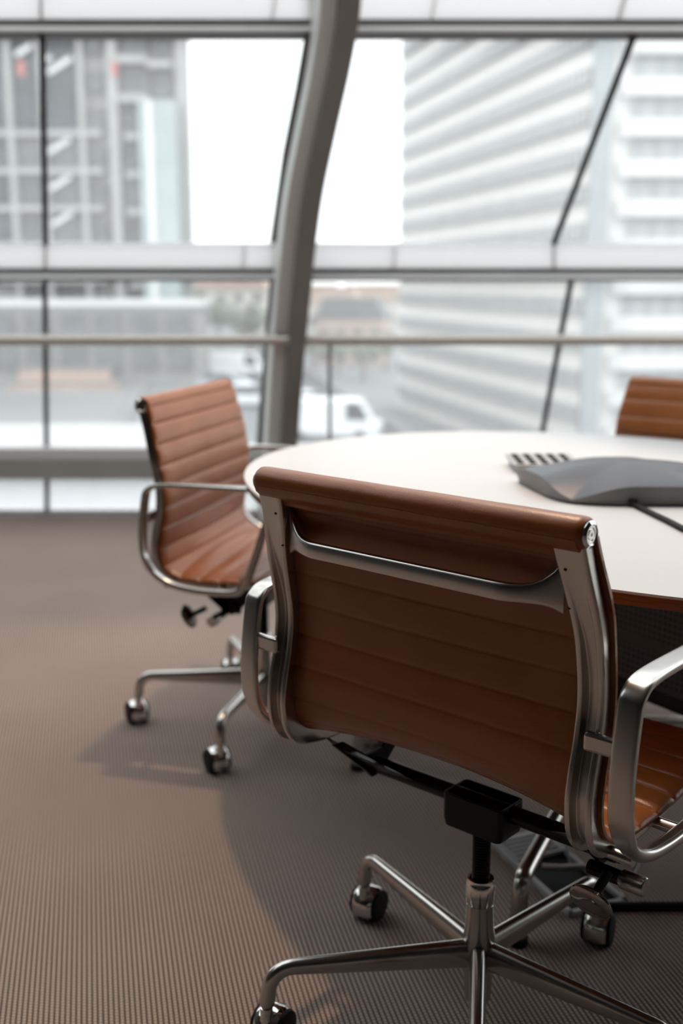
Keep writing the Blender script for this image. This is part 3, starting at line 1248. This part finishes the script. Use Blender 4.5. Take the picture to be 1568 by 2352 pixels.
# ================================================================ FLOOR BOX AND CABLES
FBX = Vector((.425, 2.005))
fb = empty('floor_power_box', (FBX.x, FBX.y, 0), math.atan2(-.275, .113))
tag(fb, 'open grey floor power box with louvred lid under the table', 'floor box')
MB().box((0, .060, .006), (.30, .012, .012)).box((0, -.060, .006), (.30, .012, .012)).box((-.144, 0, .006), (.012, .132, .012)).box((.144, 0, .006), (.012, .132, .012)).build('frame', M['light_plastic'], fb, bevel=.002)
MB().box((.03, 0, .002), (.22, .108, .004)).build('well', M['rubber'], fb)
ld = MB().box((-.095, 0, .010), (.09, .115, .008))
for i in range(5):
    ld.box((-.125 + i * .015, 0, .016), (.006, .10, .005))
ld.build('louvred_lid', M['light_plastic'], fb, bevel=.001)
MB().tube([(.0, -.03, .02), (.02, .0, .022), (.03, .05, .02)], .006, 10).build('brass_conduit', M['rail'], fb, smooth=True)
lc = tag(MB().tube(catmull([(.49, 1.872, .008), (.60, 1.874, .008), (.75, 1.872, .008), (1.1, 1.85, .008)], 5), .008, 10).build('floor_cable', M['rubber'], None, smooth=True), 'thick black cable lying on the carpet right of the floor box', 'cable')
lc2 = tag(MB().tube(catmull([(.46, 2.02, .004), (.47, 2.10, .02), (.52, 2.15, .05), (.58, 2.12, .03), (.60, 2.04, .004), (.56, 1.97, .004)], 6), .003, 8).build('looped_cable', M['grey_plastic'], None, smooth=True), 'thin grey cable looping up from the floor box', 'cable')

# ================================================================ OUTSIDE
GZ = -7.0


def ext(name, loc, rz=0.0, label=None, cat=None, group=None):
    return tag(empty(name, loc, rz), label, cat, group)


LZ = -17.35         # lower ground on the right of the raised street
E1_, E2_ = at(870, 985, z=GZ), at(690, 862, z=GZ)
ed = (E2_ - E1_)
Ea, Eb = E1_ - ed * 1.25, E1_ + ed * 9
structure(MB().add([(-900, 9, LZ), (900, 9, LZ), (900, 1500, LZ), (-900, 1500, LZ)], [(0, 1, 2, 3)]).build('ground', M['asphalt']))
structure(MB().prism([(-300, Ea.y), (Ea.x, Ea.y), (Eb.x, Eb.y), (-300, Eb.y)], 'Z', GZ - 2.0, GZ).build('street', M['asphalt']))
mb = MB()
en = Vector((-ed.y, ed.x, 0)).normalized() * .15
mb.prism([((Ea - en).x, (Ea - en).y), ((Ea + en).x, (Ea + en).y), ((Eb + en).x, (Eb + en).y), ((Eb - en).x, (Eb - en).y)], 'Z', GZ, GZ + .9)
structure(mb.build('street_parapet', M['pave']))
mb = MB().add([(-60, 30, GZ + .02), (-9.5, 30, GZ + .02), (-16.5, 92, GZ + .02), (-60, 92, GZ + .02)], [(0, 1, 2, 3)])
structure(mb.build('pavement', M['pave']))

# white office block on the right: corner towards us
CX, CY = 23.5, 104.0
ob = ext('office_block', (CX, CY, LZ), 0, 'long white office block with stacked window bands, right of the column', 'building')
LV = Vector((8.5 - CX, 170 - CY, 0))
LL = LV.length
ln = LV.normalized()
an = math.atan2(ln.y, ln.x)
FH = 3.45
z_top = 62
# left wing: local X along the receding face, outward normal to the left
Ml = Matrix.Rotation(an, 3, 'Z')
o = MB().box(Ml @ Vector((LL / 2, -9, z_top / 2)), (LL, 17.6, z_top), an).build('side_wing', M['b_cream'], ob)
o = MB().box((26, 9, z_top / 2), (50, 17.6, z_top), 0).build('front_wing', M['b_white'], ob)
nf = int(z_top / FH)
for f in range(nf):
    z = f * FH + 1.9
    mb = MB()
    cz = Ml @ Vector((LL / 2 + .3, .1, z + .75))
    mb.box(cz, (LL - 4.0, .5, 1.5), an)
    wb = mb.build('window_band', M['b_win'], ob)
    mb = MB()
    for i in range(44):
        q = Ml @ Vector((2.6 + i * (LL - 5) / 44, .38, z + .75))
        mb.box(q, (.28, .12, 1.5), an)
    mb.build('mullions', M['b_mull'], wb)
    mb = MB().box((24.5, -.0, z + .75), (44, .5, 1.8))
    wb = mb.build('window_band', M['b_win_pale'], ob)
    mb = MB()
    for i in range(26):
        mb.box((3.2 + i * 1.72, -.3, z + .75), (.55, .2, 1.8))
    mb.build('mullions', M['b_strip'], wb)
    pts = [(2.6, -1.6), (1.5, -.8), (1.3, 0.2), (47, .2), (47, -1.6)]
    MB().prism(pts, 'Z', z - 1.6, z - .15).build('balcony', M['b_white'], ob)
MB().box((-.1, .25, z_top / 2), (1.6, 1.6, z_top)).build('corner_strip', M['b_strip'], ob)

# grey tower under construction on the left
TX, TY = -14.2, 99.5
tw = ext('grey_tower', (TX, TY, GZ), 0, 'tall grey concrete tower with dark glazing at the left edge', 'building')
TF = 3.08
px2x = lambda u: (u - 784) / 2530 * 94.8 - TX
MB().box((-30 + px2x(398), 6, 30), (60, 10, 62)).build('core', M['c_conc'], tw)
# dark glazed bays
VZ = lambda v: (651 - v) / 2530 * 96.4 + 8.15      # photograph row -> height on the tower front
for (u0, u1, z0, z1) in ((-400, 20, 8, 60), (28, 93, VZ(312), 60), (105, 183, VZ(312), 60)):
    x0, x1 = px2x(u0), px2x(u1)
    MB().box(((x0 + x1) / 2, .8, (z0 + z1) / 2), (x1 - x0, .5, z1 - z0)).build('glazed_bay', M['c_dark'], tw)
for f in range(5):
    for (u0, u1) in ((28, 93), (105, 183)):
        x0, x1 = px2x(u0), px2x(u1)
        MB().box(((x0 + x1) / 2, .85, VZ(362 + 82 * f)), (x1 - x0, .4, 2.45)).build('glazed_bay', M['c_dark' if f == 4 else 'c_win'], tw)
for u in (24, 99, 189, 262):
    x = px2x(u)
    MB().box((x, .5, 30), (.45 if u < 200 else .8, 1.2, 60)).build('pier', M['c_light'], tw)
for f in range(-8, 7):
    z = VZ(205 + 82 * f)
    MB().box((px2x(217), .8, z), (px2x(236) - px2x(198), .6, 1.8)).build('window', M['c_win'], tw)
    top = f <= 0
    MB().box((px2x(303 if not top else 314), .8, z + .1), (px2x(345 if top else 320) - px2x(283), .6, 2.2)).build('window', M['c_win'], tw)
    MB().box((px2x(310), .1, z - 1.5), (px2x(345 if top else 320) - px2x(277), 1.4, .6)).build('balcony', M['c_light'], tw)
    if f < 0 or f == 0:
        MB().box((px2x(372), .8, z - .2), (px2x(394) - px2x(350), .6, 2.1)).build('window', M['c_win'], tw)
        MB().box((px2x(372), .0, z - 1.9), (px2x(400) - px2x(345), 1.5, .55)).build('balcony', M['c_light'], tw)
    if f > 0:
        MB().box((px2x(105), .40, VZ(318 + 82 * (f - 1))), (px2x(255) - px2x(0), .9, .45)).build('slab_edge', M['c_light'], tw)
# pale edge of the tower and the lower aqua glass annex
MB().box((px2x(418), 1.2, 30), (px2x(432) - px2x(403), 1.2, 60)).build('corner_pier', M['c_light'], tw)
zt = VZ(255)
MB().box((px2x(368), -.8, zt / 2), (px2x(410) - px2x(325), 1.6, zt)).build('aqua_annex', M['c_aqua'], tw)
MB().box((px2x(351), -1.7, zt / 2), (px2x(357) - px2x(345), .3, zt)).build('annex_mullion', M['b_white'], tw)
for (u, v, l_) in ((142, 172, 2.4), (62, 140, 1.6), (112, 160, .9), (130, 345, 2.4), (130, 425, 2.2), (130, 505, 2.2)):
    MB().box((px2x(u), .4, VZ(v)), (l_, .3, .42), 0, 0, Matrix.Rotation(R(-30), 3, 'Y')).build('stair_flight', M['b_white'], tw)
MB().box((px2x(53), .5, VZ(178)), (.55, .2, 1.2)).build('red_sheet', M['c_red'], tw)
MB().box((px2x(270), -.2, VZ(182)), (.45, .2, 1.1)).build('red_sheet', M['c_red'], tw)
# podium building in front of the tower
pd = ext('podium_building', (-25, 91.6, GZ), 0, 'low grey glazed podium in front of the grey tower', 'building')
MB().box((0, 2.9, 3.2), (27, 5, 6.4)).build('body', M['c_conc'], pd)
for i in range(9):
    MB().box((-11.6 + i * 2.9, .3, 3.4), (2.2, .4, 4.6)).build('window', M['c_win'], pd)
MB().box((0, 2.8, 6.6), (27.4, 5.6, .5)).build('roof_edge', M['b_white'], pd)
# low brick-coloured stacks on the pavement
for i, (u, v, wd) in enumerate(((152, 885, 7.4), (150, 896, 8.4))):
    p = at(u, v, z=GZ)
    bt = ext('brick_planter', (p.x, p.y, GZ), 0, ['upper pinkish brick planter on the pavement left of the chair by the column', 'lower pinkish brick planter on the pavement, nearer the window'][i], 'planter', None)
    hh = (1.35, .55)[i]
    MB().box((0, 0, hh / 2), (wd, 1.0, hh)).build('body', M['brick'], bt, bevel=.05)
    MB().box((0, 0, hh + .05), (wd + .3, 1.3, .12)).build('coping', M['pave'], bt)
# white boundary wall closer to us
bw = tag(MB().box((-19, 55, GZ + .6), (26, .5, 1.2)).build('boundary_wall', M['b_white'], None, bevel=.03), 'low white boundary wall across the street below the left window', 'wall')
bw['kind'] = 'thing'
# kerb running away
kb_ = tag(MB().box((-12.6, 62, GZ + .1), (.5, 70, .2), R(7)).build('kerb', M['pave'], None), None, None)
structure(kb_)


def car(x, y, rz, m, label, ln_=4.4, h=1.5, van=False):
    c = ext('parked_van' if van else 'parked_car', (x, y, GZ), rz, label, 'van' if van else 'car', 'vehicles on the street')
    L2 = ln_ / 2
    if van:
        bp = [(-L2, .35), (L2, .35), (L2, 1.0), (L2 * .82, 1.15), (L2 * .60, h), (-L2 * .97, h), (-L2, 1.6)]
    else:
        bp = [(-L2, .3), (L2, .3), (L2, .72), (L2 * .5, .92), (-L2 * .78, .95), (-L2, .8)]
    MB().prism(bp, 'Y', -.88, .88).build('body', m, c, bevel=.08)
    if not van:
        MB().prism([(L2 * .48, .9), (L2 * .15, h), (-L2 * .5, h), (-L2 * .8, .92)], 'Y', -.76, .76).build('cabin', M['car_glass'], c, bevel=.05)
        MB().prism([(L2 * .14, h - .02), (L2 * .12, h + .03), (-L2 * .48, h + .03), (-L2 * .5, h - .02)], 'Y', -.74, .74).build('roof', m, c)
    else:
        MB().prism([(L2 * .80, 1.18), (L2 * .615, h - .12), (L2 * .35, h - .12), (L2 * .35, 1.18)], 'Y', -.9, .9).build('side_window', M['car_glass'], c)
    for sx in (-.62, .62):
        for sy in (-.8, .8):
            MB().lathe([(.1, -.1), (.3, -.1), (.32, -.06), (.32, .06), (.3, .1), (.1, .1)], 18, Matrix.Translation((sx * L2, sy, .32)) @ Matrix.Rotation(PI / 2, 4, 'X')).build('wheel', M['rubber'], c, smooth=True)
    return c


vs_ = [(545, 868, -8, 'car_white', 'white van in the street left of the column, farthest of the vehicles', 5.2, 2.2, True),
       (520, 900, -8, 'car_blue', 'pale blue car in the street just above the chair by the column', 4.3, 1.5, False),
       (572, 935, -8, 'car_white', 'white car in the street between the chair back and the column', 4.3, 1.5, False),
       (708, 955, -10, 'car_white', 'white car in the street right of the column, behind the handrail post', 4.4, 1.5, False),
       (760, 1010, -10, 'car_white', 'white van in the street just above the far table edge', 5.4, 2.2, True)]
for u, v, rz, mm, lb, ln_, h, van in vs_:
    p = at(u, v, z=GZ)
    car(p.x, p.y, R(rz), M[mm], lb, ln_, h, van)

# far town between the two big buildings
hs = [(470, 330, 22, 13, 'terra', 'pinkish house left of the distant row, beside the grey tower'), (545, 300, 16, 16, 'house', 'cream house in the distance, second right of the grey tower'),
      (590, 380, 24, 14, 'terra', 'terracotta house in the distance just left of the column'), (745, 420, 22, 14, 'house', 'cream house in the distance just right of the column'),
      (810, 330, 16, 10, 'terra', 'low terracotta house in the distance right of the column'), (870, 460, 26, 15, 'house', 'pale house in the distance beside the white office block'),
      (660, 520, 40, 15, 'house', 'wide pale house in the distance behind the column')]
for u, D, wd, h, mm, lb in hs:
    D *= .8
    x = (u - 784) / 2530 * D
    gz = GZ if u < 600 else LZ
    h = h * .62 if u < 600 else h * .62 + 9
    hsn = ext('distant_house', (x, D, gz), R(random.uniform(-12, 12)), lb, 'house', 'distant houses')
    MB().box((0, 0, h * .35), (wd, 10, h * .7)).build('walls', M[mm], hsn)
    MB().prism([(-wd / 2 - .4, h * .7), (wd / 2 + .4, h * .7), (wd / 2 - 2, h), (-wd / 2 + 2, h)], 'Y', -5.4, 5.4).build('roof', M['terra' if mm == 'house' else 'pave'], hsn)
    for i in range(4):
        for f in range(2):
            MB().box((-wd / 2 + (i + .5) * wd / 4, -5.05, 2.2 + f * h * .3), (1.6, .2, h * .16)).build('window', M['c_win'], hsn)
trees = [(455, 175, 7), (505, 145, 6.5), (575, 130, 6), (720, 235, 9), (775, 225, 9), (835, 215, 9), (885, 240, 9)]
tl = ['tree in the far street next to the grey tower', 'tree in the far street above the white van', 'tree in the far street just left of the column',
      'tree in the far street just right of the column', 'tree in the far street above the handrail post', 'tree in the far street near the white office block, inner one', 'tree in the far street touching the white office block']
for (u, D, h), lb in zip(trees, tl):
    x = (u - 784) / 2530 * D
    tr = ext('street_tree', (x, D, GZ if u < 600 else LZ), random.uniform(0, 6), 'pale green ' + lb, 'tree', 'street trees')
    MB().lathe([(.3, 0), (.22, h * .4), (.08, h * .7)], 10).build('trunk', M['trunk'], tr, smooth=True)
    mb = MB()
    for i in range(260):
        d = Vector((random.gauss(0, 1), random.gauss(0, 1), random.gauss(0, 1))).normalized()
        rr = h * .34 * random.uniform(.55, 1.05)
        c = Vector((d.x * rr, d.y * rr, h * .68 + d.z * rr * .85))
        s_ = random.uniform(.25, .55)
        a = Vector((random.gauss(0, 1), random.gauss(0, 1), random.gauss(0, 1))).normalized() * s_
        b = a.cross(d).normalized() * s_
        mb.add([c - a, c + b, c + a, c - b], [(0, 1, 2, 3)])
    mb.build('crown', M['leaf'], tr)
bpy.context.view_layer.update()
